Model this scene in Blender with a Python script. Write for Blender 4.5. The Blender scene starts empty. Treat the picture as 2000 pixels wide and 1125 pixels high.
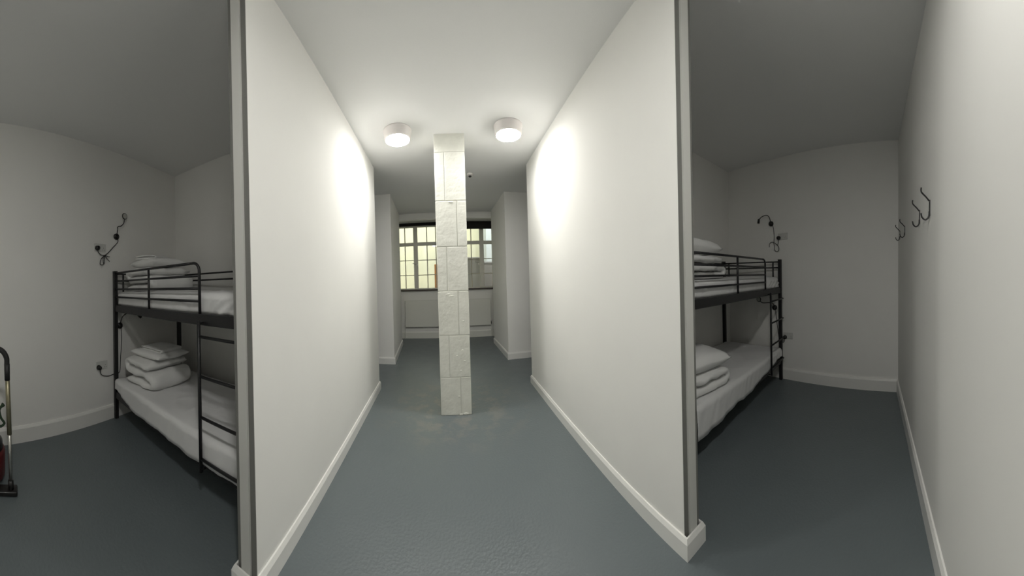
import bpy, bmesh, math, random
from mathutils import Vector, Matrix, noise

random.seed(7)
scene = bpy.context.scene
C = scene.collection

# ------------------------------------------------------------------ camera
# the photograph is a cylindrical phone panorama: about 214 degrees wide
F_PX, X0, CY = 535.156, 875.265, 549.35
ROLL, PITCH, CAM_H = 0.0284, 0.0005, 1.427
cam_data = bpy.data.cameras.new('camera')
cam = bpy.data.objects.new('camera', cam_data)
C.objects.link(cam)
cam_data.type = 'PANO'
cam_data.panorama_type = 'CENTRAL_CYLINDRICAL'
cam_data.central_cylindrical_radius = 1.0
cam_data.central_cylindrical_range_u_min = -1000 / F_PX
cam_data.central_cylindrical_range_u_max = 1000 / F_PX
cam_data.central_cylindrical_range_v_min = (CY - 1125) / F_PX
cam_data.central_cylindrical_range_v_max = CY / F_PX
cam_data.clip_start = 0.01
yaw = (1000 - X0) / F_PX
R = (Matrix.Rotation(ROLL, 4, 'Y') @ Matrix.Rotation(PITCH, 4, 'X')
     @ Matrix.Rotation(-yaw, 4, 'Z') @ Matrix.Rotation(math.pi / 2, 4, 'X'))
cam.matrix_world = Matrix.Translation((0, 0, CAM_H)) @ R
scene.camera = cam

# ------------------------------------------------------------------ world, exposure
world = bpy.data.worlds.new('world'); scene.world = world
world.use_nodes = True
wn = world.node_tree.nodes; wl = world.node_tree.links
bg = wn['Background']
sky = wn.new('ShaderNodeTexSky')
sky.sky_type = 'NISHITA'; sky.sun_disc = False
sky.sun_elevation = math.radians(50); sky.sun_rotation = math.radians(160)
hs = wn.new('ShaderNodeHueSaturation'); hs.inputs['Saturation'].default_value = 0.35
wl.new(sky.outputs[0], hs.inputs['Color']); wl.new(hs.outputs[0], bg.inputs[0])
bg.inputs[1].default_value = 0.25
vs = scene.view_settings
vs.view_transform = 'Standard'; vs.look = 'None'; vs.gamma = 1.0
vs.use_curve_mapping = False
vs.exposure = 1.0
LAMP_POWER = 54.0

H = 3.0

# ------------------------------------------------------------------ materials
def mat(name, col, rough=0.6, metal=0.0, col2=None, nscale=6.0, ndetail=4.0, lo=0.35, hi=0.65,
        bump=0.0, bscale=40.0, spec=0.5, emit=0.0, emitcol=None, rough2=None):
    m = bpy.data.materials.new(name); m.use_nodes = True
    nt = m.node_tree; b = nt.nodes['Principled BSDF']
    b.inputs['Base Color'].default_value = (*col, 1)
    b.inputs['Roughness'].default_value = rough
    b.inputs['Metallic'].default_value = metal
    b.inputs['Specular IOR Level'].default_value = spec
    tc = nt.nodes.new('ShaderNodeTexCoord')
    if col2 is not None or rough2 is not None:
        n = nt.nodes.new('ShaderNodeTexNoise'); n.inputs['Scale'].default_value = nscale
        n.inputs['Detail'].default_value = ndetail
        nt.links.new(tc.outputs['Object'], n.inputs['Vector'])
        mr = nt.nodes.new('ShaderNodeMapRange')
        mr.inputs[1].default_value = lo; mr.inputs[2].default_value = hi
        nt.links.new(n.outputs[0], mr.inputs[0])
        if col2 is not None:
            mx = nt.nodes.new('ShaderNodeMix'); mx.data_type = 'RGBA'
            mx.inputs[6].default_value = (*col, 1); mx.inputs[7].default_value = (*col2, 1)
            nt.links.new(mr.outputs[0], mx.inputs[0])
            nt.links.new(mx.outputs[2], b.inputs['Base Color'])
        if rough2 is not None:
            m2 = nt.nodes.new('ShaderNodeMapRange')
            m2.inputs[3].default_value = rough; m2.inputs[4].default_value = rough2
            nt.links.new(mr.outputs[0], m2.inputs[0])
            nt.links.new(m2.outputs[0], b.inputs['Roughness'])
    if bump > 0:
        n2 = nt.nodes.new('ShaderNodeTexNoise'); n2.inputs['Scale'].default_value = bscale
        n2.inputs['Detail'].default_value = 3
        nt.links.new(tc.outputs['Object'], n2.inputs['Vector'])
        bp = nt.nodes.new('ShaderNodeBump'); bp.inputs['Strength'].default_value = bump
        bp.inputs['Distance'].default_value = 0.01
        nt.links.new(n2.outputs[0], bp.inputs['Height'])
        nt.links.new(bp.outputs[0], b.inputs['Normal'])
    if emit > 0:
        b.inputs['Emission Color'].default_value = (*(emitcol or col), 1)
        b.inputs['Emission Strength'].default_value = emit
    return m

M = {}
M['wall'] = mat('wall_paint', (0.90, 0.893, 0.858), 0.8, spec=0.25, col2=(0.88, 0.872, 0.838), nscale=1.5, bump=0.015, bscale=60)
M['ceiling'] = mat('ceiling_paint', (0.90, 0.90, 0.885), 0.85, spec=0.2, bump=0.05, bscale=120)
M['skirting'] = mat('skirting_gloss', (0.86, 0.855, 0.82), 0.3)
M['dark_edge'] = mat('board_edge_grey', (0.20, 0.20, 0.185), 0.6, bump=0.1, bscale=150)
M['edge_light'] = mat('end_batten_paint', (0.66, 0.66, 0.62), 0.5)
M['pillar'] = mat('pillar_paint', (0.78, 0.78, 0.71), 0.42, col2=(0.72, 0.72, 0.65), nscale=9, bump=0.45, bscale=22)
M['mortar'] = mat('painted_mortar', (0.66, 0.66, 0.6), 0.6, bump=0.5, bscale=60)
M['black'] = mat('black_powder_coat', (0.012, 0.012, 0.013), 0.38, bump=0.03, bscale=200)
M['blackplastic'] = mat('black_plastic', (0.01, 0.009, 0.009), 0.35)
M['linen'] = mat('white_linen', (0.84, 0.84, 0.82), 0.85, col2=(0.79, 0.79, 0.775), nscale=5, bump=0.25, bscale=18)
M['sheet'] = mat('white_sheet', (0.78, 0.78, 0.775), 0.85, bump=0.2, bscale=14)
M['towel'] = mat('white_towel', (0.85, 0.85, 0.83), 0.95, bump=0.6, bscale=180)
M['mattress'] = mat('mattress_ticking', (0.72, 0.72, 0.71), 0.9, bump=0.2, bscale=30)
M['socket'] = mat('socket_plastic', (0.68, 0.68, 0.65), 0.3)
M['chrome'] = mat('brushed_steel', (0.62, 0.61, 0.57), 0.3, metal=1.0)
M['winframe'] = mat('window_frame_paint', (0.80, 0.78, 0.70), 0.4, bump=0.1, bscale=60)
M['winbar'] = mat('glazing_bar_paint', (0.66, 0.62, 0.5), 0.45)
M['sill'] = mat('dark_sill', (0.045, 0.03, 0.024), 0.4)
M['blind'] = mat('blackout_fabric', (0.014, 0.011, 0.010), 0.8, bump=0.1, bscale=300)
M['radiator'] = mat('radiator_enamel', (0.82, 0.82, 0.76), 0.35)
M['white_plastic'] = mat('white_plastic', (0.80, 0.76, 0.74), 0.35)
M['diffuser'] = mat('opal_diffuser', (1, 1, 0.98), 0.4, emit=LAMP_POWER, emitcol=(1.0, 0.985, 0.95))
M['brass'] = mat('dull_tube_metal', (0.36, 0.33, 0.22), 0.4, metal=0.8)
M['diffuser_added'] = mat('opal_diffuser_added_light', (1, 1, 0.98), 0.4, emit=LAMP_POWER * 1.3, emitcol=(1.0, 0.985, 0.95))  # stronger glow, only for the added light above the camera
M['red'] = mat('red_plastic', (0.11, 0.010, 0.011), 0.4)
M['tubegrip'] = mat('wand_grip', (0.02, 0.02, 0.02), 0.5)
M['cream'] = mat('cream_render', (0.82, 0.76, 0.52), 0.9, col2=(0.74, 0.70, 0.5), nscale=1.2, bump=0.3, bscale=15)
M['ground'] = mat('yard_concrete', (0.42, 0.41, 0.38), 0.9, col2=(0.33, 0.32, 0.3), nscale=3, bump=0.3, bscale=30)
M['bin'] = mat('grey_bin_plastic', (0.33, 0.31, 0.30), 0.5)
M['greyrender'] = mat('pale_grey_render', (0.62, 0.64, 0.62), 0.9, bump=0.3, bscale=15)
M['orange'] = mat('orange_timber', (0.62, 0.27, 0.08), 0.7, col2=(0.5, 0.2, 0.06), nscale=8)
M['green'] = mat('green_cord', (0.02, 0.045, 0.02), 0.5)
M['lens'] = mat('lamp_lens', (0.5, 0.5, 0.47), 0.2)

# floor: worn slate grey floor paint with scuffs round the pillar foot
fm = bpy.data.materials.new('floor_paint'); fm.use_nodes = True
nt = fm.node_tree; b = nt.nodes['Principled BSDF']
tc = nt.nodes.new('ShaderNodeTexCoord')
n1 = nt.nodes.new('ShaderNodeTexNoise'); n1.inputs['Scale'].default_value = 1.3; n1.inputs['Detail'].default_value = 6
n2 = nt.nodes.new('ShaderNodeTexNoise'); n2.inputs['Scale'].default_value = 5; n2.inputs['Detail'].default_value = 9; n2.inputs['Roughness'].default_value = 0.7
n3 = nt.nodes.new('ShaderNodeTexNoise'); n3.inputs['Scale'].default_value = 60; n3.inputs['Detail'].default_value = 4
for n in (n1, n2, n3): nt.links.new(tc.outputs['Object'], n.inputs['Vector'])
mx = nt.nodes.new('ShaderNodeMix'); mx.data_type = 'RGBA'
mx.inputs[6].default_value = (0.125, 0.148, 0.157, 1); mx.inputs[7].default_value = (0.150, 0.174, 0.181, 1)
nt.links.new(n1.outputs[0], mx.inputs[0])
# worn ring: distance from the pillar foot
dist = nt.nodes.new('ShaderNodeVectorMath'); dist.operation = 'DISTANCE'
dist.inputs[1].default_value = (0.05, 3.15, 0)
nt.links.new(tc.outputs['Object'], dist.inputs[0])
dr = nt.nodes.new('ShaderNodeMapRange'); dr.inputs[1].default_value = 1.0; dr.inputs[2].default_value = 0.35
nt.links.new(dist.outputs['Value'], dr.inputs[0])
wr = nt.nodes.new('ShaderNodeMapRange'); wr.inputs[1].default_value = 0.48; wr.inputs[2].default_value = 0.60
nt.links.new(n2.outputs[0], wr.inputs[0])
ml = nt.nodes.new('ShaderNodeMath'); ml.operation = 'MULTIPLY'
nt.links.new(dr.outputs[0], ml.inputs[0]); nt.links.new(wr.outputs[0], ml.inputs[1])
m2 = nt.nodes.new('ShaderNodeMath'); m2.operation = 'MULTIPLY'; m2.inputs[1].default_value = 0.6
nt.links.new(ml.outputs[0], m2.inputs[0])
mx2 = nt.nodes.new('ShaderNodeMix'); mx2.data_type = 'RGBA'
mx2.inputs[7].default_value = (0.25, 0.24, 0.21, 1)
nt.links.new(m2.outputs[0], mx2.inputs[0]); nt.links.new(mx.outputs[2], mx2.inputs[6])
nt.links.new(mx2.outputs[2], b.inputs['Base Color'])
rr = nt.nodes.new('ShaderNodeMapRange'); rr.inputs[3].default_value = 0.26; rr.inputs[4].default_value = 0.48
nt.links.new(n2.outputs[0], rr.inputs[0]); nt.links.new(rr.outputs[0], b.inputs['Roughness'])
bp = nt.nodes.new('ShaderNodeBump'); bp.inputs['Strength'].default_value = 0.25; bp.inputs['Distance'].default_value = 0.01
nt.links.new(n3.outputs[0], bp.inputs['Height']); nt.links.new(bp.outputs[0], b.inputs['Normal'])
M['floor'] = fm

# window glass: clear pane with a reflecting surface
gm = bpy.data.materials.new('window_glass'); gm.use_nodes = True
nt = gm.node_tree; nt.nodes.remove(nt.nodes['Principled BSDF'])
out = nt.nodes['Material Output']
tr = nt.nodes.new('ShaderNodeBsdfTransparent'); tr.inputs[0].default_value = (0.95, 0.97, 0.93, 1)
gl = nt.nodes.new('ShaderNodeBsdfGlossy'); gl.inputs['Roughness'].default_value = 0.03
fr = nt.nodes.new('ShaderNodeFresnel'); fr.inputs[0].default_value = 1.45
ms = nt.nodes.new('ShaderNodeMixShader')
nt.links.new(fr.outputs[0], ms.inputs[0]); nt.links.new(tr.outputs[0], ms.inputs[1]); nt.links.new(gl.outputs[0], ms.inputs[2])
nt.links.new(ms.outputs[0], out.inputs[0])
M['glass'] = gm

# ------------------------------------------------------------------ helpers
def obj(name, bm, m, parent=None, smooth=False, label=None):
    me = bpy.data.meshes.new(name)
    bmesh.ops.recalc_face_normals(bm, faces=bm.faces[:])
    bm.to_mesh(me); bm.free()
    if smooth:
        for p in me.polygons: p.use_smooth = True
    me.materials.append(M[m])
    o = bpy.data.objects.new(name, me); C.objects.link(o)
    if parent is not None: o.parent = parent
    if label: o['label'] = label
    return o

def tag(o, label, cat, group=None):
    o['label'] = label; o['category'] = cat
    if group: o['group'] = group
    return o

def thing(name, label, cat, loc=(0, 0, 0), rz=0.0, group=None):
    o = bpy.data.objects.new(name, None); C.objects.link(o)
    o.location = loc; o.rotation_euler = (0, 0, rz)
    o.empty_display_size = 0.1
    return tag(o, label, cat, group)

def struct(o):
    o['kind'] = 'structure'; return o

def nb(): return bmesh.new()

def box(bm, x0, x1, y0, y1, z0, z1, bev=0.0, seg=2):
    v = [bm.verts.new(p) for p in ((x0,y0,z0),(x1,y0,z0),(x1,y1,z0),(x0,y1,z0),(x0,y0,z1),(x1,y0,z1),(x1,y1,z1),(x0,y1,z1))]
    f = [bm.faces.new([v[i] for i in q]) for q in ((0,3,2,1),(4,5,6,7),(0,1,5,4),(1,2,6,5),(2,3,7,6),(3,0,4,7))]
    if bev > 0:
        es = list({e for q in f for e in q.edges})
        bmesh.ops.bevel(bm, geom=es, offset=bev, segments=seg, affect='EDGES', profile=0.5)
    return bm

def prism(bm, poly, z0, z1):
    a = [bm.verts.new((x, y, z0)) for x, y in poly]; c = [bm.verts.new((x, y, z1)) for x, y in poly]
    n = len(poly)
    bm.faces.new(a[::-1]); bm.faces.new(c)
    for i in range(n): bm.faces.new((a[i], a[(i+1) % n], c[(i+1) % n], c[i]))
    return bm

def cyl(bm, p0, p1, r0, r1=None, n=16):
    r1 = r0 if r1 is None else r1
    p0 = Vector(p0); p1 = Vector(p1); d = (p1 - p0).normalized()
    u = d.orthogonal().normalized(); w = d.cross(u)
    A = []; B = []
    for i in range(n):
        a = 2 * math.pi * i / n; q = u * math.cos(a) + w * math.sin(a)
        A.append(bm.verts.new(p0 + q * r0)); B.append(bm.verts.new(p1 + q * r1))
    bm.faces.new(A); bm.faces.new(B[::-1])
    for i in range(n): bm.faces.new((A[i], A[(i+1) % n], B[(i+1) % n], B[i]))
    return bm

def lathe(bm, prof, n=32, origin=(0, 0, 0), axis='Z'):
    o = Vector(origin); rings = []
    for r, z in prof:
        ring = []
        for i in range(n):
            a = 2 * math.pi * i / n
            c, s = r * math.cos(a), r * math.sin(a)
            p = {'Z': (c, s, z), 'X': (z, c, s), 'Y': (c, z, s)}[axis]
            ring.append(bm.verts.new(o + Vector(p)))
        rings.append(ring)
    for A, B in zip(rings, rings[1:]):
        for i in range(n): bm.faces.new((A[i], A[(i+1) % n], B[(i+1) % n], B[i]))
    bm.faces.new(rings[0]); bm.faces.new(rings[-1])
    return bm

def smooth_path(pts, k=6):
    P = [Vector(p) for p in pts]
    if len(P) < 3: return P
    Q = [P[0] * 2 - P[1]] + P + [P[-1] * 2 - P[-2]]
    out = []
    for i in range(1, len(Q) - 2):
        a, b_, c, d = Q[i-1], Q[i], Q[i+1], Q[i+2]
        for j in range(k):
            t = j / k
            out.append(0.5 * ((2*b_) + (c - a)*t + (2*a - 5*b_ + 4*c - d)*t*t + (3*b_ - a - 3*c + d)*t*t*t))
    out.append(P[-1])
    return out

def tube(bm, pts, r, n=8, curve=True, k=6):
    P = smooth_path(pts, k) if curve else [Vector(p) for p in pts]
    d = (P[1] - P[0]).normalized(); u = d.orthogonal().normalized()
    rings = []
    for i, p in enumerate(P):
        t = (P[min(i+1, len(P)-1)] - P[max(i-1, 0)]).normalized()
        u = (u - t * u.dot(t)).normalized(); w = t.cross(u)
        rings.append([bm.verts.new(p + (u*math.cos(2*math.pi*j/n) + w*math.sin(2*math.pi*j/n)) * r) for j in range(n)])
    for A, B in zip(rings, rings[1:]):
        for i in range(n): bm.faces.new((A[i], A[(i+1) % n], B[(i+1) % n], B[i]))
    bm.faces.new(rings[0]); bm.faces.new(rings[-1])
    return bm

def V2(a): return Vector((a[0], a[1]))

def wall_seg(name, A, B, t=0.12, side=1, z0=0.0, z1=H, m='wall'):
    """wall whose room face runs A to B; thickness to the left (side=1) or right (-1) of A->B"""
    A, B = V2(A), V2(B); d = (B - A).normalized(); n = Vector((-d.y, d.x)) * side * t
    bm = nb(); prism(bm, [A, B, B + n, A + n], z0, z1)
    return struct(obj(name, bm, m))

def skirt(name, pts, h=0.12, t=0.018, side=1, sm='skirting'):
    """moulded board running along a line of floor points, standing to the given side"""
    P = [V2(p) for p in pts]
    prof = [(0, 0), (t, 0), (t, h - 0.022), (t * 0.45, h), (0, h)]
    bm = nb(); rings = []
    for i, p in enumerate(P):
        if i == 0: d = (P[1] - P[0]).normalized(); mit = Vector((-d.y, d.x))
        elif i == len(P) - 1: d = (P[i] - P[i-1]).normalized(); mit = Vector((-d.y, d.x))
        else:
            d0 = (P[i] - P[i-1]).normalized(); d1 = (P[i+1] - P[i]).normalized()
            na = Vector((-d0.y, d0.x)); nc = Vector((-d1.y, d1.x))
            mit = (na + nc) / (1 + na.dot(nc))
        rings.append([bm.verts.new((p.x + mit.x * side * a, p.y + mit.y * side * a, z)) for a, z in prof])
    k = len(prof)
    for A, B in zip(rings, rings[1:]):
        for i in range(k): bm.faces.new((A[i], A[(i+1) % k], B[(i+1) % k], B[i]))
    bm.faces.new(rings[0]); bm.faces.new(rings[-1])
    return struct(obj(name, bm, sm))

# ------------------------------------------------------------------ room shell
bm = nb(); box(bm, -3.7, 4.1, -1.7, 7.15, -0.1, 0.0); floor = struct(obj('floor', bm, 'floor'))
bm = nb(); box(bm, -3.7, 4.1, -1.7, 7.15, H, H + 0.12); ceiling = struct(obj('ceiling', bm, 'ceiling'))

# left bay
LA, LB = (-2.55, -0.15), (-3.22, 2.10)          # left wall
slope = (LB[0] - LA[0]) / (LB[1] - LA[1])
def left_x(y): return LA[0] + slope * (y - LA[1])
L0 = (left_x(-1.5), -1.5)
PLn, PLf = (-0.838, 0.955), (-0.955, 3.585)      # left partition, corridor face
PRn, PRf = (1.022, 0.905), (1.100, 3.600)        # right partition, corridor face
PT = 0.112                                       # partition thickness
wall_seg('wall_left', L0, LB, side=1)
LBr = (-0.99, 2.10 + (3.22 - 0.99) * 0.165)
wall_seg('wall_back_left', LB, LBr, side=1)
# right bay
RA, RB = (3.27, -0.235), (3.635, 2.20)
wall_seg('wall_right', RA, RB, side=-1)
wall_seg('wall_back_right', (1.11, 2.20), RB, side=1)
HA, HB = (0.40, -0.305), RA                      # wall with the coat hooks
wall_seg('wall_front_right', HA, HB, side=-1)
wall_seg('wall_entrance_right', (0.40, -1.5), (0.40, -0.42), side=-1)
wall_seg('wall_entrance', (-2.35, -1.5), (0.52, -1.5), side=-1)
# outer walls of the side passages beyond the partitions
wall_seg('wall_passage_left', (-3.1, 2.35), (-3.1, 7.0), side=1)
wall_seg('wall_passage_right', (3.2, 2.33), (3.2, 7.0), side=-1)

# partitions with their exposed end strips
def partition(name, near, far, out):
    """out = -1: body lies to -X of the corridor face"""
    n, f = V2(near), V2(far); d = (f - n).normalized(); s = Vector((d.y, -d.x))
    if s.x * out < 0: s = -s
    bm = nb(); prism(bm, [n + d*0.004, f, f + s*PT, n + d*0.004 + s*PT], 0, H)
    w = struct(obj(name, bm, 'wall'))
    def strip(nm, a, c, depth, m):
        q = nb(); prism(q, [n + s*a - d*depth, n + s*c - d*depth, n + s*c + d*0.006, n + s*a + d*0.006], 0.0, H)
        return obj(nm, q, m, w)
    strip('board_edge', 0.001, 0.030, 0.0, 'dark_edge').data.name = 'board_edge'
    strip('end_batten', 0.030, 0.083, 0.012, 'edge_light')
    strip('board_edge', 0.083, PT - 0.001, 0.0, 'dark_edge')
    return w, n, f, s, d
pl, n_, f_, s_, d_ = partition('wall_partition_left', PLn, PLf, -1)
e = 0.014
skirt('baseboard_partition_left', [f_ + s_*PT, f_, n_ - d_*e, n_ - d_*e + s_*PT, n_ + s_*PT + d_*1.2], h=0.105, side=1)
pr, n2_, f2_, s2_, d2_ = partition('wall_partition_right', PRn, PRf, 1)
skirt('baseboard_partition_right', [f2_ + s2_*PT, f2_, n2_ - d2_*e, n2_ - d2_*e + s2_*PT, n2_ + s2_*PT + d2_*1.2], h=0.105, side=-1)

# piers either side of the window bay
p1 = [(-0.975, 4.725), (-1.085, 6.2), (-3.1, 6.2), (-3.1, 4.70)]
bm = nb(); prism(bm, p1, 0, H); struct(obj('wall_pier_left', bm, 'wall'))
skirt('baseboard_pier_left', [(-3.1, 4.70), (-0.975, 4.725), (-1.085, 6.2), (-3.1, 6.2)], h=0.12, side=-1)
p2 = [(1.036, 4.785), (1.012, 6.15), (3.2, 6.15), (3.2, 4.80)]
bm = nb(); prism(bm, p2, 0, H); struct(obj('wall_pier_right', bm, 'wall'))
skirt('baseboard_pier_right', [(3.2, 4.80), (1.036, 4.785), (1.012, 6.15), (3.2, 6.15)], h=0.12, side=1)

# window wall: below, above and beside the opening
WY, WX0, WX1, WZ0, WZ1 = 6.93, -1.68, 1.74, 1.225, 2.875
bm = nb(); box(bm, -3.1, 3.2, WY, WY + 0.2, 0, WZ0); struct(obj('wall_far_apron', bm, 'wall'))
bm = nb(); box(bm, -3.1, 3.2, WY, WY + 0.2, WZ1, H); struct(obj('wall_far_lintel', bm, 'wall'))
bm = nb(); box(bm, -3.1, WX0, WY, WY + 0.2, WZ0, WZ1); struct(obj('wall_far_left', bm, 'wall'))
bm = nb(); box(bm, WX1, 3.2, WY, WY + 0.2, WZ0, WZ1); struct(obj('wall_far_right', bm, 'wall'))
skirt('baseboard_far', [(-3.1, WY), (3.2, WY)], h=0.17, side=-1, sm='radiator')
# boxed batten on the ceiling across the bay
bm = nb(); box(bm, -1.15, 1.08, 6.22, 6.34, 2.855, H, 0.006); struct(obj('trim_1', bm, 'wall'))

# other skirtings
skirt('baseboard_left', [L0, LB, (LBr[0], LBr[1])], h=0.15, t=0.02, side=-1)
skirt('baseboard_right', [(1.13, 2.20), RB, (RA[0], RA[1]), HA], h=0.15, t=0.02, side=-1)

# ------------------------------------------------------------------ window
win = struct(thing('window_1', '', ''))
del win['label']; del win['category']
FY0, FY1 = 6.985, 7.045
def wpart(name, x0, x1, z0, z1, y0=FY0, y1=FY1, m='winframe', bev=0.006):
    bm = nb(); box(bm, x0, x1, y0, y1, z0, z1, bev, 1); return obj(name, bm, m, win)
wpart('frame_rail', WX0, WX1, WZ0, 1.272)
wpart('frame_rail', WX0, WX1, 2.835, WZ1)
mull = [(WX0, -1.63), (-0.865, -0.757), (-0.016, 0.086), (0.828, 0.936), (1.69, WX1)]
for a, c in mull: wpart('mullion', a, c, 1.272, 2.835)
bays = list(zip([m_[1] for m_ in mull[:-1]], [m_[0] for m_ in mull[1:]]))
rows = [(1.272, 1.603), (1.615, 1.984), (1.996, 2.361), (2.449, 2.835)]
for a, c in bays:
    wpart('transom', a, c, 2.361, 2.449)
    w = (c - a) / 3
    if a < -1.5: vb = [-1.34, -1.085]
    elif a < -0.5: vb = [-0.517, -0.288]
    elif a < 0.5: vb = [0.350, 0.615]
    else: vb = [1.160, 1.42]
    cols = [a] + vb + [c]
    for x in vb:
        for (z0, z1) in ((1.272, 2.361), (2.449, 2.835)):
            wpart('glazing_bar', x - 0.011, x + 0.011, z0, z1, 7.0, 7.03, 'winbar', 0.003)
    for z in (1.609, 1.990):
        wpart('glazing_bar', a, c, z - 0.009, z + 0.009, 7.0, 7.03, 'winbar', 0.003)
    for i in range(3):
        for z0, z1 in rows:
            bm = nb(); box(bm, cols[i], cols[i+1], 7.013, 7.017, z0, z1); obj('pane', bm, 'glass', win)
# casement handles
for hx, hz in ((-0.79, 1.86), (0.80, 1.86)):
    bm = nb(); box(bm, hx - 0.014, hx + 0.014, 6.965, 6.985, hz - 0.05, hz + 0.05, 0.004)
    tube(bm, [(hx, 6.972, hz + 0.02), (hx - 0.02, 6.95, hz + 0.03), (hx - 0.10, 6.945, hz + 0.055)], 0.008, 6)
    obj('handle', bm, 'chrome', win, True)
# sill
bm = nb(); box(bm, WX0 - 0.03, WX1 + 0.03, 6.87, 7.0, 1.205, 1.238, 0.005); struct(obj('window_sill', bm, 'sill', win))
del win.children[-1]['kind']

# blinds
def blind(label, x0, x1, ztop, zbot):
    t = thing('roller_blind', label, 'blind', ((x0+x1)/2, 6.9, zbot), 0.0, 'roller blinds')
    w = (x1 - x0) / 2
    bm = nb(); cyl(bm, (-w, 0, ztop - zbot - 0.028), (w, 0, ztop - zbot - 0.028), 0.027, n=20); obj('roller', bm, 'blind', t, True)
    bm = nb(); box(bm, -w, w, -0.0285, -0.0265, 0.0, ztop - zbot - 0.028); obj('fabric', bm, 'blind', t)
    bm = nb(); box(bm, -w, w, -0.034, -0.022, -0.012, 0.012, 0.004); obj('bottom_bar', bm, 'blind', t)
    for s in (-1, 1):
        bm = nb(); box(bm, s*w - 0.004, s*w + 0.004, -0.03, 0.03, ztop - zbot - 0.06, ztop - zbot, 0.001); obj('bracket', bm, 'blackplastic', t)
blind('black roller blind wound up almost fully above the window', -1.66, 0.02, 2.935, 2.862)
blind('black roller blind hanging slightly lower over the top panes of the window', 0.06, 1.72, 2.935, 2.742)

# radiator
rad = thing('radiator', 'white panel radiator on the wall below the window', 'radiator', (-0.025, WY, 0.30))
bm = nb(); box(bm, -1.075, 1.075, -0.085, -0.065, 0, 0.66, 0.008); obj('front_panel', bm, 'radiator', rad)
bm = nb(); box(bm, -1.06, 1.06, -0.045, -0.03, 0.01, 0.65, 0.006); obj('rear_panel', bm, 'radiator', rad)
bm = nb(); box(bm, -1.07, 1.07, -0.084, -0.028, 0.655, 0.668, 0.003); obj('top_grille', bm, 'radiator', rad)
for s in (-1, 1):
    bm = nb(); box(bm, s*1.07 - 0.006, s*1.07 + 0.006, -0.082, -0.03, 0.01, 0.655, 0.002); obj('end_cover', bm, 'radiator', rad)
    bm = nb(); box(bm, s*0.8 - 0.02, s*0.8 + 0.02, -0.04, -0.001, 0.08, 0.6); obj('bracket', bm, 'radiator', rad)
v = nb(); cyl(v, (1.085, -0.055, 0.09), (1.085, -0.055, 0.16), 0.022, 0.018, 14); cyl(v, (1.06, -0.055, 0.08), (1.10, -0.055, 0.08), 0.012, n=10)
vo = obj('valve', v, 'white_plastic', rad, True)
v = nb(); cyl(v, (1.085, -0.055, 0.02), (1.085, -0.055, 0.09), 0.015, n=12); obj('valve_body', v, 'blackplastic', vo)
v = nb(); tube(v, [(1.085, -0.055, 0.03), (1.087, -0.055, -0.06), (1.09, -0.055, -0.298)], 0.008, 8); obj('pipe', v, 'radiator', rad, True)
v = nb(); tube(v, [(-1.085, -0.055, 0.04), (-1.087, -0.055, -0.06), (-1.09, -0.055, -0.298)], 0.008, 8); obj('pipe', v, 'radiator', rad, True)
v = nb(); cyl(v, (-1.085, -0.055, 0.03), (-1.085, -0.055, 0.10), 0.014, n=12); obj('lockshield', v, 'white_plastic', rad, True)

# ------------------------------------------------------------------ pillar of painted blocks
PX0, PX1, PY0, PY1 = -0.112, 0.214, 2.915, 3.235
pil = thing('block_pillar', 'white painted blockwork pillar standing alone in the middle of the corridor', 'pillar', ((PX0+PX1)/2, (PY0+PY1)/2, 0))
hw = (PX1 - PX0) / 2; hd = (PY1 - PY0) / 2
bm = nb(); box(bm, -hw + 0.005, hw - 0.005, -hd + 0.005, hd - 0.005, 0, H); obj('mortar_core', bm, 'mortar', pil)
zs = [0.0, 0.404, 0.850, 1.323, 1.796, 2.286, 2.804]
def block(x0, x1, z0, z1, y0=-hd, y1=hd):
    bm = nb(); g = 0.0028
    jx = random.uniform(-0.0012, 0.0012); jy = random.uniform(-0.002, 0.001)
    a = x0 + (g if x0 > -hw else 0); c = x1 - (g if x1 < hw else 0)
    box(bm, a + jx, c + jx, y0 + jy, y1, z0 + g * 1.1, z1 - g * 1.1, 0.005, 2)
    return obj('block', bm, 'pillar', pil)
for i in range(6):
    f = 0.67 if i % 2 == 0 else 0.33
    jx = -hw + 2 * hw * f + random.uniform(-0.006, 0.006)
    block(-hw, jx, zs[i], zs[i+1]); block(jx, hw, zs[i], zs[i+1])
bm = nb(); box(bm, -hw, hw, -hd, hd, 2.806, H, 0.003); obj('mortar_cap', bm, 'pillar', pil)
# drips and lumps of old mortar under the paint
for (lx, lz, sx, sz) in ((0.10, 0.012, 0.03, 0.014), (0.05, 0.008, 0.02, 0.01), (0.03, 0.20, 0.012, 0.008), (0.06, 0.475, 0.012, 0.006), (0.10, 0.575, 0.013, 0.005),
                         (0.02, 0.63, 0.01, 0.006), (0.08, 0.69, 0.014, 0.005), (0.10, 1.0, 0.014, 0.006), (-0.05, 1.29, 0.03, 0.006), (-0.02, 1.27, 0.03, 0.006), (0.0, 2.27, 0.03, 0.006)):
    bm = nb(); bmesh.ops.create_icosphere(bm, subdivisions=2, radius=1)
    for v in bm.verts:
        k = 1 + 0.25 * noise.noise(v.co * 2 + Vector((lx * 9, lz * 7, 0)))
        v.co = Vector((v.co.x * sx * k + lx, v.co.y * 0.005 - hd - 0.001, v.co.z * sz * k + lz))
    obj('paint_lump', bm, 'pillar', pil, True)

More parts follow.
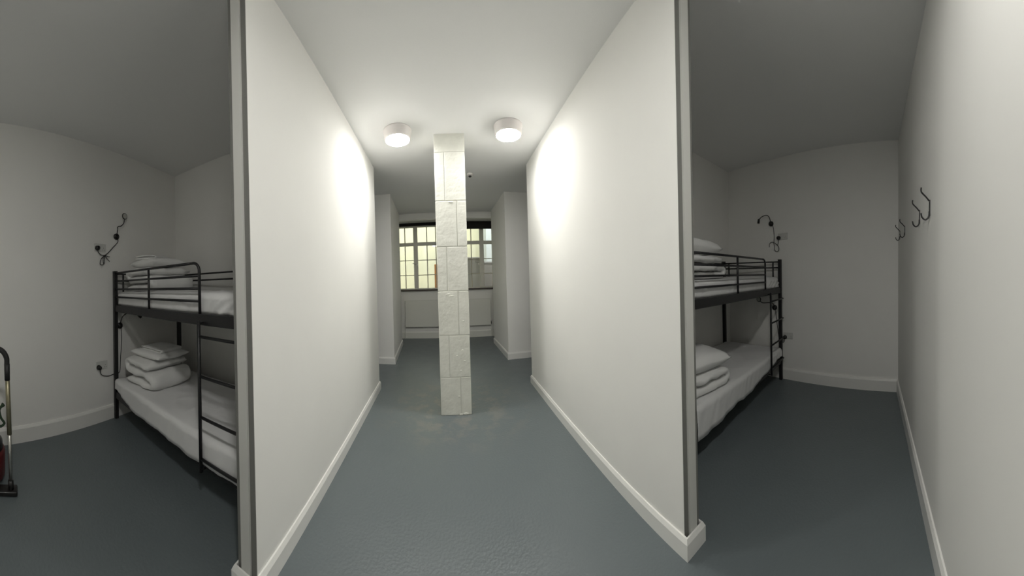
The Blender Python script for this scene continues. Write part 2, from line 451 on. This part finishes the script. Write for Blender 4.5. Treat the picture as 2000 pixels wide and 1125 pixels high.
# ------------------------------------------------------------------ ceiling lights, detector
def ceiling_light(label, x, y, dm='diffuser'):
    t = thing('ceiling_light', label, 'light', (x, y, H), group='round ceiling lights')
    bm = nb(); lathe(bm, [(0.02, 0), (0.147, 0), (0.149, -0.006), (0.147, -0.016), (0.142, -0.020), (0.138, -0.084), (0.132, -0.094), (0.122, -0.098), (0.02, -0.098)], 48); obj('housing', bm, 'white_plastic', t, True)
    bm = nb(); lathe(bm, [(0.01, -0.0965), (0.123, -0.0965), (0.123, -0.101), (0.112, -0.107), (0.07, -0.111), (0.01, -0.113)], 48); obj('diffuser', bm, dm, t, True)
ceiling_light('round white ceiling light beside the pillar, by the partition of the ring-headed lamp bay', -0.48, 2.79)
ceiling_light('round white ceiling light beside the pillar, by the partition of the coat hook bay', 0.652, 2.735)
ceiling_light('added unseen round white ceiling light above the camera, nearest the wall with the coat hooks', 0.12, -0.02, 'diffuser_added')  # unseen light, added to brighten the side bays and hook wall
det = thing('smoke_detector', 'small white round smoke detector on the ceiling behind the pillar', 'detector', (0.365, 4.02, H))
bm = nb(); lathe(bm, [(0.01, 0), (0.05, 0), (0.05, -0.014), (0.042, -0.022), (0.03, -0.03), (0.01, -0.03)], 28); obj('base', bm, 'white_plastic', det, True)
bm = nb(); lathe(bm, [(0.005, -0.028), (0.024, -0.028), (0.022, -0.042), (0.012, -0.05), (0.005, -0.05)], 24); obj('sensor', bm, 'blackplastic', det, True)

# ------------------------------------------------------------------ bunk beds
BL, BW = 1.90, 0.88
def bunk(label, loc, rz):
    t = thing('bunk_bed', label, 'bunk bed', loc, rz, 'black steel bunk beds')
    hp = 0.022
    for (x, y) in ((0, 0), (BL, 0), (0, BW), (BL, BW)):
        bm = nb(); box(bm, x - hp, x + hp, y - hp, y + hp, 0.0, 1.612, 0.004); po = obj('post', bm, 'black', t)
        bm = nb(); box(bm, x - hp*1.05, x + hp*1.05, y - hp*1.05, y + hp*1.05, 1.608, 1.622, 0.004); obj('post_cap', bm, 'blackplastic', po)
    for z0, z1 in ((1.172, 1.247), (0.225, 0.298)):
        for y in (0, BW):
            bm = nb(); box(bm, hp, BL - hp, y - 0.013, y + 0.013, z0, z1, 0.003); obj('side_rail', bm, 'black', t)
        for x in (0, BL):
            bm = nb(); box(bm, x - 0.013, x + 0.013, hp, BW - hp, z0, z1, 0.003); obj('end_rail', bm, 'black', t)
        for i in range(9):
            x = 0.15 + i * (BL - 0.3) / 8
            bm = nb(); box(bm, x - 0.02, x + 0.02, 0.012, BW - 0.012, z0 + 0.012, z0 + 0.026, 0.002); obj('bed_slat', bm, 'black', t)
    r = 0.0105
    # front guard with a rounded end, open beside the ladder
    g = nb(); ge = 1.395
    tube(g, [(0.0, 0, 1.598), (0.7, 0, 1.598), (1.30, 0, 1.598)], r, 10, False)
    arc = [(1.30, 0, 1.598)] + [(ge - 0.06 + 0.06*math.sin(a), 0, 1.598 - 0.06 + 0.06*math.cos(a)) for a in [i*math.pi/12 for i in range(7)]] + [(ge, 0, 1.235)]
    tube(g, arc, r, 10, False)
    gr = obj('guard_rail', g, 'black', t, True)
    for z in (1.508, 1.420, 1.333):
        b_ = nb(); cyl(b_, (0.0, 0, z), (ge, 0, z), r * 0.9, n=10); obj('guard_bar', b_, 'black', gr, True)
    b_ = nb(); cyl(b_, (0.725, 0, 1.235), (0.725, 0, 1.598), r, n=10); obj('guard_upright', b_, 'black', gr, True)
    # back guard
    g = nb(); cyl(g, (0, BW, 1.585), (BL, BW, 1.585), r * 0.9, n=10); gb = obj('back_guard', g, 'black', t, True)
    b_ = nb(); cyl(b_, (0, BW, 1.512), (BL, BW, 1.512), r * 0.9, n=10); obj('guard_bar', b_, 'black', gb, True)
    for x in (0.07, 0.95, BL - 0.07):
        b_ = nb(); cyl(b_, (x, BW, 1.24), (x, BW, 1.585), r, n=10); obj('guard_upright', b_, 'black', gb, True)
    for x in (0, BL):
        g = nb(); cyl(g, (x, 0, 1.590), (x, BW, 1.590), r * 0.9, n=10); eg = obj('end_guard', g, 'black', t, True)
        b_ = nb(); cyl(b_, (x, 0, 1.512), (x, BW, 1.512), r * 0.9, n=10); obj('guard_bar', b_, 'black', eg, True)
        for y in (0.10, BW - 0.09):
            b_ = nb(); cyl(b_, (x, y, 1.24), (x, y, 1.590), r, n=10); obj('guard_upright', b_, 'black', eg, True)
    # ladder
    l = nb(); ux = 1.435
    tube(l, [(ux, -0.05, 0.222), (ux, -0.05, 0.7), (ux, -0.05, 1.205)], 0.012, 10, False); la = obj('ladder_upright', l, 'black', t, True)
    for z in (1.19, 0.230):
        b_ = nb(); cyl(b_, (ux, -0.05, z), (ux, -0.008, z), 0.006, n=10); obj('ladder_bracket', b_, 'black', la, True)
    for z in (1.103, 0.842, 0.577, 0.306):
        b_ = nb(); tube(b_, [(ux, -0.048, z), (BL - 0.026, -0.048, z), (BL - 0.014, -0.036, z), (BL - 0.010, -0.018, z)], 0.010, 10, False); obj('rung', b_, 'black', la, True)
    # white plastic joint plugs on the post by the wall
    for z in (1.49, 1.10):
        b_ = nb(); box(b_, -0.0235, -0.02, -0.016, 0.016, z - 0.03, z + 0.03, 0.001); obj('joint_plug', b_, 'socket', t)
    return t
LBED = ((-2.875, 1.068, 0), math.atan2(0.065, 1.0))
RBED = ((1.545, 1.272, 0), math.atan2(0.012, 1.0))
bunk('black steel bunk bed against the wall with the ring-headed lamp, ladder beside the partition', *LBED)
bunk('black steel bunk bed in the bay with the coat hooks, ladder against the far wall', *RBED)

# ------------------------------------------------------------------ bedding
def place(o, frame, x, y, z, rz=0.0, tilt=(0, 0)):
    (loc, a) = frame
    m = Matrix.Translation(loc) @ Matrix.Rotation(a, 4, 'Z') @ Matrix.Translation((x, y, z)) @ Matrix.Rotation(rz, 4, 'Z') @ Matrix.Rotation(tilt[0], 4, 'X') @ Matrix.Rotation(tilt[1], 4, 'Y')
    o.location = m.to_translation(); o.rotation_euler = m.to_euler()
    return o

def mattress(label, frame, zb, zt, front, seed, drape):
    """mattress with a loose sheet tucked over it; front = y of the sheet's front face, drape(x) = z of its lower edge"""
    t = thing('mattress', label, 'mattress', group='mattresses on the bunks')
    place(t, frame, 0, 0, 0)
    bm = nb(); box(bm, 0.035, BL - 0.035, max(front, 0.0) + 0.02, BW - 0.03, zb, zt - 0.012, 0.03, 3); obj('mattress_core', bm, 'mattress', t, True)
    nx, prof = 110, []
    prof = [0.0, 0.2, 0.4, 0.6, 0.8, 0.92, 1.0]
    y_in = max(front, 0.0)
    bm = nb(); grid = []
    for i in range(nx + 1):
        x = 0.03 + (BL - 0.06) * i / nx; col = []
        zl = drape(x)
        for v_ in prof:
            z = zl + (zt - 0.035 - zl) * v_
            wob = 0.007 * noise.noise(Vector((x * 7 + z * 3, z * 2, seed))) + 0.006 * noise.noise(Vector((x * 19 - z * 8, z * 3, seed + 3)))
            y = front + wob
            if front < 0: y = max(min(y, -0.018), -0.030)
            if front >= 0:      # upper bunk: kept behind the guard, bulging out over the rail past its end
                k = min(1.0, max(0.0, (x - 1.44) / 0.12)); k = k * k * (3 - 2 * k)
                fold = (1 - abs(noise.noise(Vector((x * 9 - z * 14, 0.4 * x, seed + 7))))) ** 3
                y = max(y, front - 0.004) * (1 - k) + k * (front + 0.004 - 0.026 * fold)
            col.append((x, y, z))
        for a in (0.3, 0.65, 1.0):
            col.append((x, front + 0.035 * (1 - math.cos(a * math.pi / 2)) + 0.006 * noise.noise(Vector((x * 12, a, seed + 8))), zt - 0.035 + 0.035 * math.sin(a * math.pi / 2)))
        for k in range(1, 27):
            y = front + 0.035 + (BW - 0.035 - front - 0.035) * k / 26
            p = Vector((x * 2.2, y * 3.5, seed))
            r1 = noise.noise(p * 1.3) * 0.010
            r2 = (1 - abs(noise.noise(Vector((x * 4 + y * 3, y * 5 - x, seed + 5))))) ** 4 * 0.010
            edge = min(1.0, k / 4, (26 - k) / 3)
            col.append((x, y, zt + (r1 + r2) * max(0.15, edge)))
        col.append((x, BW - 0.030, zt - 0.05)); col.append((x, BW - 0.030, zb + 0.01))
        grid.append([bm.verts.new(c) for c in col])
    for A, B in zip(grid, grid[1:]):
        for j in range(len(A) - 1): bm.faces.new((A[j], A[j+1], B[j+1], B[j]))
    o = obj('sheet', bm, 'sheet', t, True)
    sm = o.modifiers.new('thickness', 'SOLIDIFY'); sm.thickness = 0.004; sm.offset = 1
    return t

def ld(x):   # lower left sheet edge: tucked near the post, hanging over the rail further along
    return 0.328 - 0.075 * min(1, max(0, (x - 0.08) / 0.3)) + 0.007 * math.sin(x * 9) + 0.004 * math.sin(x * 23)
def rd(x):
    return 0.225 + 0.10 * min(1, max(0, (x - 0.9) / 0.8)) - 0.05 * max(0, 1 - x / 0.6) + 0.008 * math.sin(x * 11 + 1) + 0.004 * math.sin(x * 31)
mattress('white sheeted mattress on the lower bunk by the ring-headed lamp wall', LBED, 0.252, 0.435, -0.023, 1.0, ld)
mattress('white sheeted mattress on the upper bunk by the ring-headed lamp wall', LBED, 1.20, 1.385, 0.026, 2.0, lambda x: 1.251)
mattress('white sheeted mattress on the lower bunk in the coat hook bay', RBED, 0.252, 0.435, -0.023, 3.0, rd)
mattress('white sheeted mattress on the upper bunk in the coat hook bay', RBED, 1.20, 1.385, 0.026, 4.0, lambda x: 1.251)

def cube_grid(cuts):
    bm = nb(); bmesh.ops.create_cube(bm, size=2.0)
    bmesh.ops.subdivide_edges(bm, edges=bm.edges[:], cuts=cuts, use_grid_fill=True)
    return bm

def pillow(label, frame, x, y, z, lx, ly, lz, rz=0.0, seed=0.0, tilt=(0, 0)):
    bm = cube_grid(17)
    for v in bm.verts:
        c = v.co.copy()
        p = (abs(c.x)**4 + abs(c.y)**4 + abs(c.z)**4) ** 0.25
        c = c / p * 1.0
        ex = max(0.0, 1 - abs(v.co.x)**3.2); ey = max(0.0, 1 - abs(v.co.y)**3.2)
        th = (ex * ey) ** 0.45
        pull = 1 - 0.06 * (1 - abs(v.co.x)) * (abs(v.co.y) > 0.95) - 0.06 * (1 - abs(v.co.y)) * (abs(v.co.x) > 0.95)
        n = noise.noise(Vector((v.co.x * 2.0, v.co.y * 2.0, seed + (3 if v.co.z > 0 else 0))))
        n2 = (1 - abs(noise.noise(Vector((v.co.x * 3 + v.co.y * 2, v.co.y * 4, seed + 9))))) ** 5
        zz = v.co.z * (0.05 + 0.95 * th) * (1 + 0.15 * n) + 0.07 * n2 * th
        v.co = Vector((v.co.x * pull * lx / 2, v.co.y * pull * ly / 2, zz * lz / 2 + lz / 2))
    o = obj('pillow', bm, 'linen', None, True)
    tag(o, label, 'pillow', 'pillows on the bunks')
    return place(o, frame, x, y, z, rz, tilt)

def folded(name, label, cat, frame, x, y, z, w, ly, th, layers, rz=0.0, seed=0.0, m='linen', group=None, amp=0.016, flare=0.0):
    """cloth folded back and forth: a flattened section swept along a serpentine"""
    path = []
    half = w / 2 - th / 2
    for k in range(layers):
        zc = th * (k + 0.5) * 0.97
        s = 1 if k % 2 == 0 else -1
        sh = flare * (k - (layers - 1) / 2)
        for j in range(13): path.append((s * half * (-1 + 2 * j / 12) + sh, zc))
        if k < layers - 1:
            for j in range(1, 6):
                a = -math.pi / 2 + math.pi * j / 6
                path.append((s * (half + th * 0.5 * math.cos(a)) + sh, zc + th * 0.485 + th * 0.485 * math.sin(a)))
    bm = nb(); rings = []; nseg = 44
    for i, (px, pz) in enumerate(path):
        a = path[max(i-1, 0)]; c = path[min(i+1, len(path)-1)]
        d = Vector((c[0]-a[0], c[1]-a[1])).normalized(); nrm = Vector((-d.y, d.x))
        endk = min(1.0, (i + 0.4) / 2.0, (len(path) - 0.6 - i) / 2.0) ** 0.5
        ring = []
        for j in range(nseg):
            an = 2 * math.pi * j / nseg
            cy_ = math.copysign(abs(math.cos(an)) ** 0.45, math.cos(an)); sn = math.copysign(abs(math.sin(an)) ** 0.7, math.sin(an))
            yy = cy_ * ly / 2; off = sn * th / 2 * 0.98 * endk
            q = Vector((px + nrm.x * off, yy, pz + nrm.y * off))
            nz = noise.noise(Vector((q.x * 9, q.y * 9, q.z * 9 + seed)))
            nz2 = noise.noise(Vector((q.x * 22, q.y * 18, q.z * 20 + seed + 4)))
            q.y += amp * 1.2 * nz + 0.4 * amp * nz2
            q.z += (amp * 0.55 * nz + 0.3 * amp * nz2) * min(1, q.z / th)
            q.x += amp * 0.9 * noise.noise(Vector((q.y * 7, q.z * 11, seed + 2)))
            q.z = max(q.z, 0.0)
            ring.append(bm.verts.new(q))
        rings.append(ring)
    for A, B in zip(rings, rings[1:]):
        for i in range(nseg): bm.faces.new((A[i], A[(i+1) % nseg], B[(i+1) % nseg], B[i]))
    bm.faces.new(rings[0]); bm.faces.new(rings[-1])
    o = obj(name, bm, m, None, True)
    tag(o, label, cat, group)
    return place(o, frame, x, y, z, rz)

# lower left bunk: folded duvet, pillow and towel
folded('folded_duvet', 'white duvet folded thick on the lower bunk under a pillow and folded towel', 'duvet', LBED, 0.335, 0.33, 0.438, 0.46, 0.52, 0.092, 3, 0.10, 1.0, group='folded duvets', amp=0.022)
pillow('white pillow lying on the folded duvet of the lower bunk under a towel', LBED, 0.335, 0.36, 0.70, 0.47, 0.44, 0.09, 0.12, 2.0)
folded('folded_towel', 'small white towel folded on top of the lower bunk pillow', 'towel', LBED, 0.345, 0.37, 0.775, 0.33, 0.30, 0.022, 2, 0.15, 5.0, 'towel', amp=0.008)
# upper left bunk
folded('folded_duvet', 'white duvet folded behind the guard rail of the upper bunk below the ring-headed lamp', 'duvet', LBED, 0.285, 0.40, 1.388, 0.43, 0.58, 0.088, 3, 0.04, 11.0, group='folded duvets', amp=0.026)
pillow('white pillow on the upper bunk duvet below the ring-headed lamp', LBED, 0.265, 0.40, 1.638, 0.47, 0.44, 0.11, 0.06, 12.0)
folded('folded_towel', 'white towel folded on the upper bunk pillow below the ring-headed lamp', 'towel', LBED, 0.22, 0.36, 1.732, 0.26, 0.32, 0.026, 2, 0.45, 15.0, 'towel', amp=0.016)
# lower right bunk
folded('folded_duvet', 'white duvet folded on the lower bunk in the coat hook bay', 'duvet', RBED, 0.31, 0.28, 0.438, 0.54, 0.50, 0.088, 2, -0.10, 21.0, group='folded duvets', amp=0.02)
pillow('plump white pillow on the folded duvet of the lower bunk in the coat hook bay', RBED, 0.32, 0.34, 0.595, 0.60, 0.62, 0.18, -0.15, 22.0)
# upper right bunk
folded('folded_duvet', 'white duvet folded on the upper bunk in the coat hook bay', 'duvet', RBED, 0.36, 0.36, 1.388, 0.54, 0.58, 0.072, 3, 0.05, 31.0, group='folded duvets', amp=0.022)
pillow('white pillow on the upper bunk duvet in the coat hook bay', RBED, 0.33, 0.34, 1.590, 0.58, 0.50, 0.16, 0.05, 32.0)

# ------------------------------------------------------------------ sockets, reading lamps
def wall_frame(A, B, x=None, inward=1):
    """returns function (s, d, z) -> world with s = world Y along the wall, d = distance off the wall"""
    A, B = V2(A), V2(B); d = (B - A).normalized(); n = Vector((-d.y, d.x)) * inward
    def f(y, off, z):
        t = (y - A.y) / (B.y - A.y); p = A + (B - A) * t + n * off
        return Vector((p.x, p.y, z))
    return f, d, n
fl, dl, nl = wall_frame(LA, LB, inward=-1)
fr_, dr_, nr = wall_frame(RA, RB, inward=1)

def socket(label, f, d, n, y, z, w=0.146, h=0.086):
    a = math.atan2(n.y, n.x) + math.pi / 2      # local -y looks into the room
    t = thing('wall_socket', label, 'socket', f(y, 0.0, z), a, 'double wall sockets')
    bm = nb(); box(bm, -w/2, w/2, -0.010, 0.0, -h/2, h/2, 0.003); obj('face_plate', bm, 'socket', t)
    for s in (-1, 1):
        bm = nb(); box(bm, s*0.014 - 0.006, s*0.014 + 0.006, -0.0125, -0.009, 0.012, 0.032, 0.001); obj('rocker_switch', bm, 'socket', t)
    for s in (-1, 1):
        for (hx, hz) in ((0, -0.002), (-0.010, -0.024), (0.010, -0.024)):
            bm = nb(); box(bm, s*0.044 + hx - 0.003, s*0.044 + hx + 0.003, -0.0104, -0.009, hz - 0.003, hz + 0.003); obj('pin_hole', bm, 'blackplastic', t)

def reading_lamp(label, f, n, base, flex, head, cord, plug, ring=False, headdir=None):
    """all points as (y along wall, off, z)"""
    t = thing('reading_lamp', label, 'lamp', f(base[0], 0, base[1]), 0.0, 'bunk reading lamps')
    inv = Matrix.Translation(-t.location)
    W = lambda p: f(*p) - t.location
    N = Vector((n.x, n.y, 0))
    bm = nb(); o0 = W((base[0], 0, base[1]))
    cyl(bm, o0, o0 + N * 0.020, 0.036, 0.034, 24); cyl(bm, o0 + N * 0.018, o0 + N * 0.030, 0.026, 0.020, 24); obj('wall_base', bm, 'blackplastic', t, True)
    bm = nb(); tube(bm, [W(p) for p in flex], 0.0055, 8); obj('flexible_arm', bm, 'blackplastic', t, True)
    h = W(head)
    if ring:
        bm = nb(); U = Vector((-n.y, n.x, 0)); Z = Vector((0, 0, 1)); rr_ = 0.031
        tube(bm, [h + N*0.0 + (U*math.cos(a) + Z*math.sin(a)) * rr_ for a in [2*math.pi*i/24 for i in range(25)]], 0.0065, 8, False)
        ho = obj('lamp_head', bm, 'blackplastic', t, True)
        bm = nb(); cyl(bm, h - N*0.006, h + N*0.006, 0.029, n=24); obj('lens', bm, 'lens', ho)
    else:
        hd_ = Vector(headdir).normalized()
        bm = nb(); cyl(bm, h - hd_*0.012, h + hd_*0.028, 0.014, 0.017, 16); cyl(bm, h + hd_*0.026, h + hd_*0.05, 0.017, 0.017, 16); ho = obj('lamp_head', bm, 'blackplastic', t, True)
        bm = nb(); cyl(bm, h + hd_*0.049, h + hd_*0.052, 0.014, n=16); obj('lens', bm, 'lens', ho)
    for c in cord:
        bm = nb(); tube(bm, [W(p) for p in c], 0.0042, 6); obj('cord', bm, 'blackplastic', t, True)
    if plug:
        p = W((plug[0], 0.010, plug[1]))
        bm = nb(); cyl(bm, p, p + N*0.032, 0.028, 0.022, 16); obj('plug', bm, 'blackplastic', t, True)
    return t

socket('white double wall socket high beside the ring-headed lamp', fl, dl, nl, 0.885, 1.875)
socket('white double wall socket low beside the bunk with the ring-headed lamp', fl, dl, nl, 0.895, 0.60)
socket('white double wall socket high beside the upper bunk in the coat hook bay', fr_, dr_, nr, 1.265, 1.935)
socket('white double wall socket low beside the bunk post in the coat hook bay', fr_, dr_, nr, 1.20, 0.592)

reading_lamp('black flexible reading lamp with ring head on the wall above the upper bunk', fl, nl, (1.10, 2.02),
    [(1.10, 0.02, 2.045), (1.10, 0.035, 2.10), (1.095, 0.045, 2.125), (1.135, 0.055, 2.14), (1.165, 0.06, 2.175), (1.178, 0.06, 2.225)], (1.18, 0.06, 2.256),
    [[(1.12, 0.012, 1.99), (1.115, 0.01, 1.955), (1.05, 0.01, 1.89), (0.985, 0.01, 1.825), (0.935, 0.014, 1.79)],
     [(0.935, 0.016, 1.79), (0.885, 0.014, 1.80), (0.852, 0.02, 1.83), (0.845, 0.026, 1.86)],
     [(0.94, 0.02, 1.79), (0.89, 0.022, 1.755), (0.875, 0.022, 1.70), (0.895, 0.022, 1.685), (0.925, 0.02, 1.70), (0.932, 0.018, 1.75), (0.94, 0.016, 1.79)],
     [(0.925, 0.014, 1.79), (0.915, 0.018, 1.74), (0.92, 0.02, 1.70)],
     [(0.935, 0.022, 1.79), (0.965, 0.024, 1.755), (0.995, 0.024, 1.73)],
     [(0.935, 0.02, 1.792), (0.97, 0.02, 1.785), (1.0, 0.02, 1.782)]],
    (0.845, 1.868), ring=True)
reading_lamp('black flexible reading lamp on the wall under the upper bunk, beside the post', fl, nl, (1.135, 1.005),
    [(1.135, 0.02, 1.035), (1.15, 0.035, 1.10), (1.21, 0.05, 1.145), (1.29, 0.06, 1.145), (1.345, 0.06, 1.12)], (1.36, 0.06, 1.115),
    [[(1.15, 0.012, 0.975), (1.155, 0.012, 0.85), (1.14, 0.012, 0.65), (1.13, 0.006, 0.49), (1.09, 0.0045, 0.478), (1.04, 0.0045, 0.472), (0.97, 0.014, 0.47), (0.885, 0.02, 0.50), (0.86, 0.026, 0.56)]],
    (0.853, 0.582), headdir=(0.15, 0.75, -0.65))
reading_lamp('black flexible reading lamp on the wall above the upper bunk in the coat hook bay', fr_, nr, (1.444, 2.121),
    [(1.444, 0.02, 2.15), (1.455, 0.04, 2.21), (1.49, 0.05, 2.235), (1.55, 0.06, 2.225), (1.60, 0.06, 2.195)], (1.61, 0.06, 2.185),
    [[(1.415, 0.012, 2.10), (1.405, 0.01, 2.04), (1.395, 0.01, 1.95), (1.398, 0.012, 1.87)],
     [(1.40, 0.018, 1.865), (1.44, 0.02, 1.862), (1.465, 0.02, 1.84), (1.468, 0.02, 1.80)],
     [(1.40, 0.02, 1.862), (1.36, 0.02, 1.835), (1.325, 0.02, 1.80), (1.32, 0.02, 1.75), (1.355, 0.02, 1.735), (1.385, 0.02, 1.76), (1.388, 0.018, 1.81), (1.40, 0.018, 1.86)],
     [(1.335, 0.022, 1.82), (1.325, 0.022, 1.86), (1.322, 0.028, 1.90)]],
    (1.322, 1.915), headdir=(0.0, 0.12, -1.0))
reading_lamp('black flexible reading lamp behind the ladder under the upper bunk in the coat hook bay', fr_, nr, (1.40, 0.965),
    [(1.40, 0.02, 0.99), (1.41, 0.05, 1.03), (1.46, 0.07, 1.035), (1.55, 0.08, 1.03), (1.60, 0.08, 1.06)], (1.612, 0.08, 1.078),
    [[(1.385, 0.012, 0.94), (1.37, 0.012, 0.80), (1.35, 0.012, 0.65), (1.33, 0.008, 0.52), (1.29, 0.008, 0.50), (1.255, 0.02, 0.505), (1.243, 0.03, 0.55)]],
    (1.24, 0.572), ring=True)

# ------------------------------------------------------------------ coat hooks
ha, hb = V2(HA), V2(HB); hdn = (hb - ha).normalized()
def coat_hook(x, z, label, group):
    k = (x - ha.x) / (hb.x - ha.x); p = ha + (hb - ha) * k
    t = thing('coat_hook', label, 'hook', (p.x, p.y, z), math.atan2(hdn.y, hdn.x), group)
    bm = nb(); box(bm, -0.009, 0.009, 0.0, 0.005, -0.035, 0.052, 0.002); obj('back_plate', bm, 'black', t)
    bm = nb(); tube(bm, [(0, 0.004, 0.045), (0, 0.022, 0.066), (0, 0.045, 0.088), (0, 0.050, 0.100), (0, 0.049, 0.115)], 0.0045, 8); obj('upper_prong', bm, 'black', t, True)
    bm = nb(); tube(bm, [(0, 0.004, -0.01), (0, 0.008, -0.040), (0, 0.026, -0.056), (0, 0.044, -0.044), (0, 0.050, -0.022)], 0.0045, 8); obj('lower_prong', bm, 'black', t, True)
    for zz in (-0.025, 0.044):
        bm = nb(); cyl(bm, (0, 0.004, zz), (0, 0.007, zz), 0.004, n=10); obj('screw', bm, 'chrome', t)
coat_hook(3.05, 1.85, 'black double coat hook on the wall closest to the bay corner', 'coat hooks')
coat_hook(2.60, 1.825, 'black double coat hook on the wall, second out from the bay corner', 'coat hooks')
coat_hook(1.79, 1.79, 'black double coat hook on the wall, third out from the bay corner', 'coat hooks')
coat_hook(1.475, 1.775, 'black double coat hook on the wall farthest from the bay corner', 'coat hooks')

# ------------------------------------------------------------------ vacuum cleaner at the left wall
vac = thing('vacuum_cleaner', 'steel vacuum cleaner wand with black bent handle standing in front of the skirting board', 'vacuum cleaner', (-1.95, -0.045, 0))
bm = nb(); tube(bm, [(0.0, 0.0, 0.03), (-0.02, -0.014, 0.45)], 0.0125, 12, False); obj('lower_tube', bm, 'chrome', vac, True)
bm = nb(); tube(bm, [(-0.018, -0.013, 0.40), (-0.045, -0.03, 0.80)], 0.0175, 12, False); obj('upper_tube', bm, 'brass', vac, True)
bm = nb(); cyl(bm, (-0.044, -0.030, 0.77), (-0.049, -0.033, 0.885), 0.020, 0.021, 14); obj('grip', bm, 'tubegrip', vac, True)
bm = nb(); tube(bm, [(-0.049, -0.033, 0.885), (-0.05, -0.037, 0.93), (-0.05, -0.065, 0.975), (-0.05, -0.115, 0.995), (-0.05, -0.18, 0.985), (-0.05, -0.22, 0.95)], 0.020, 12); obj('bent_handle', bm, 'tubegrip', vac, True)
bm = nb(); box(bm, -0.05, 0.035, -0.20, 0.045, 0.0, 0.035, 0.012, 3); cyl(bm, (0, 0, 0.03), (-0.004, -0.003, 0.09), 0.020, n=12); obj('floor_head', bm, 'blackplastic', vac, True)
bm = nb(); lathe(bm, [(0.05, 0.0), (0.165, 0.0), (0.175, 0.02), (0.175, 0.18), (0.165, 0.20), (0.15, 0.205), (0.05, 0.205)], 36, (-0.17, -0.225, 0.02)); obj('canister', bm, 'red', vac, True)
bm = nb(); lathe(bm, [(0.05, 0.205), (0.158, 0.205), (0.155, 0.25), (0.12, 0.30), (0.05, 0.32)], 36, (-0.17, -0.225, 0.02)); obj('canister_lid', bm, 'blackplastic', vac, True)
bm = nb(); tube(bm, [(-0.05, -0.22, 0.95), (-0.06, -0.25, 0.80), (-0.07, -0.17, 0.66), (-0.06, -0.115, 0.55), (-0.07, -0.16, 0.45), (-0.12, -0.24, 0.32)], 0.019, 10); obj('hose', bm, 'tubegrip', vac, True)
for s, dy in ((-1, 0), (1, 0)):
    bm = nb(); cyl(bm, (-0.16 + s*0.16, -0.225, 0.05), (-0.16 + s*0.19, -0.225, 0.05), 0.05, n=18); obj('wheel', bm, 'blackplastic', vac, True)
bm = nb(); tube(bm, [(-0.03, -0.05, 0.60), (-0.03, -0.085, 0.57), (-0.03, -0.075, 0.51), (-0.03, -0.05, 0.47), (-0.03, -0.085, 0.45), (-0.03, -0.10, 0.53), (-0.03, -0.06, 0.61)], 0.009, 8); obj('wound_cable', bm, 'green', vac, True)

# ------------------------------------------------------------------ the yard outside the window
bm = nb(); box(bm, -6, 6, 7.2, 10.2, 0.6, 0.9); struct(obj('yard_ground', bm, 'ground'))
bm = nb(); box(bm, -6, 6, 10.2, 10.4, 0.6, 5.2); struct(obj('wall_yard', bm, 'cream'))
bm = nb(); box(bm, 1.32, 1.62, 9.2, 10.2, 0.9, 5.2); struct(obj('wall_yard_buttress', bm, 'greyrender'))
def bin_(label, x, y, h, w=0.58, d=0.6):
    t = thing('wheelie_bin', label, 'bin', (x, y, 0.9), 0.0, 'bins in the yard')
    bm = nb()
    a = [bm.verts.new((sx*w*0.42, sy*d*0.40, 0.06)) for sx, sy in ((-1,-1),(1,-1),(1,1),(-1,1))]
    c = [bm.verts.new((sx*w*0.5, sy*d*0.5, h - 0.1)) for sx, sy in ((-1,-1),(1,-1),(1,1),(-1,1))]
    bm.faces.new(a[::-1]); bm.faces.new(c)
    for i in range(4): bm.faces.new((a[i], a[(i+1)%4], c[(i+1)%4], c[i]))
    obj('bin_body', bm, 'bin', t)
    bm = nb(); box(bm, -w*0.53, w*0.53, -d*0.55, d*0.53, h - 0.1, h - 0.03, 0.02); obj('bin_lid', bm, 'bin', t)
    bm = nb(); cyl(bm, (-w*0.45, d*0.56, h - 0.08), (w*0.45, d*0.56, h - 0.08), 0.018, n=10); obj('handle', bm, 'bin', t)
    for s in (-1, 1):
        bm = nb(); cyl(bm, (s*w*0.44, d*0.36, 0.09), (s*w*0.36, d*0.36, 0.09), 0.09, n=16); obj('wheel', bm, 'blackplastic', t)
bin_('taller grey wheelie bin in the yard outside the window', 0.72, 8.05, 1.22)
bin_('shorter grey wheelie bin in the yard, farther from the window than the other', 1.22, 8.75, 1.14, 0.5)
bm = nb(); box(bm, -0.40, -0.30, 8.2, 8.3, 0.9, 1.95, 0.006); tag(obj('timber_post', bm, 'orange'), 'taller orange brown timber post standing alone in the yard outside the window', 'post')
bm = nb(); box(bm, 1.39, 1.47, 8.1, 8.18, 0.9, 1.72, 0.006); tag(obj('timber_post', bm, 'orange'), 'shorter orange brown timber post beside the bins in the yard', 'post')
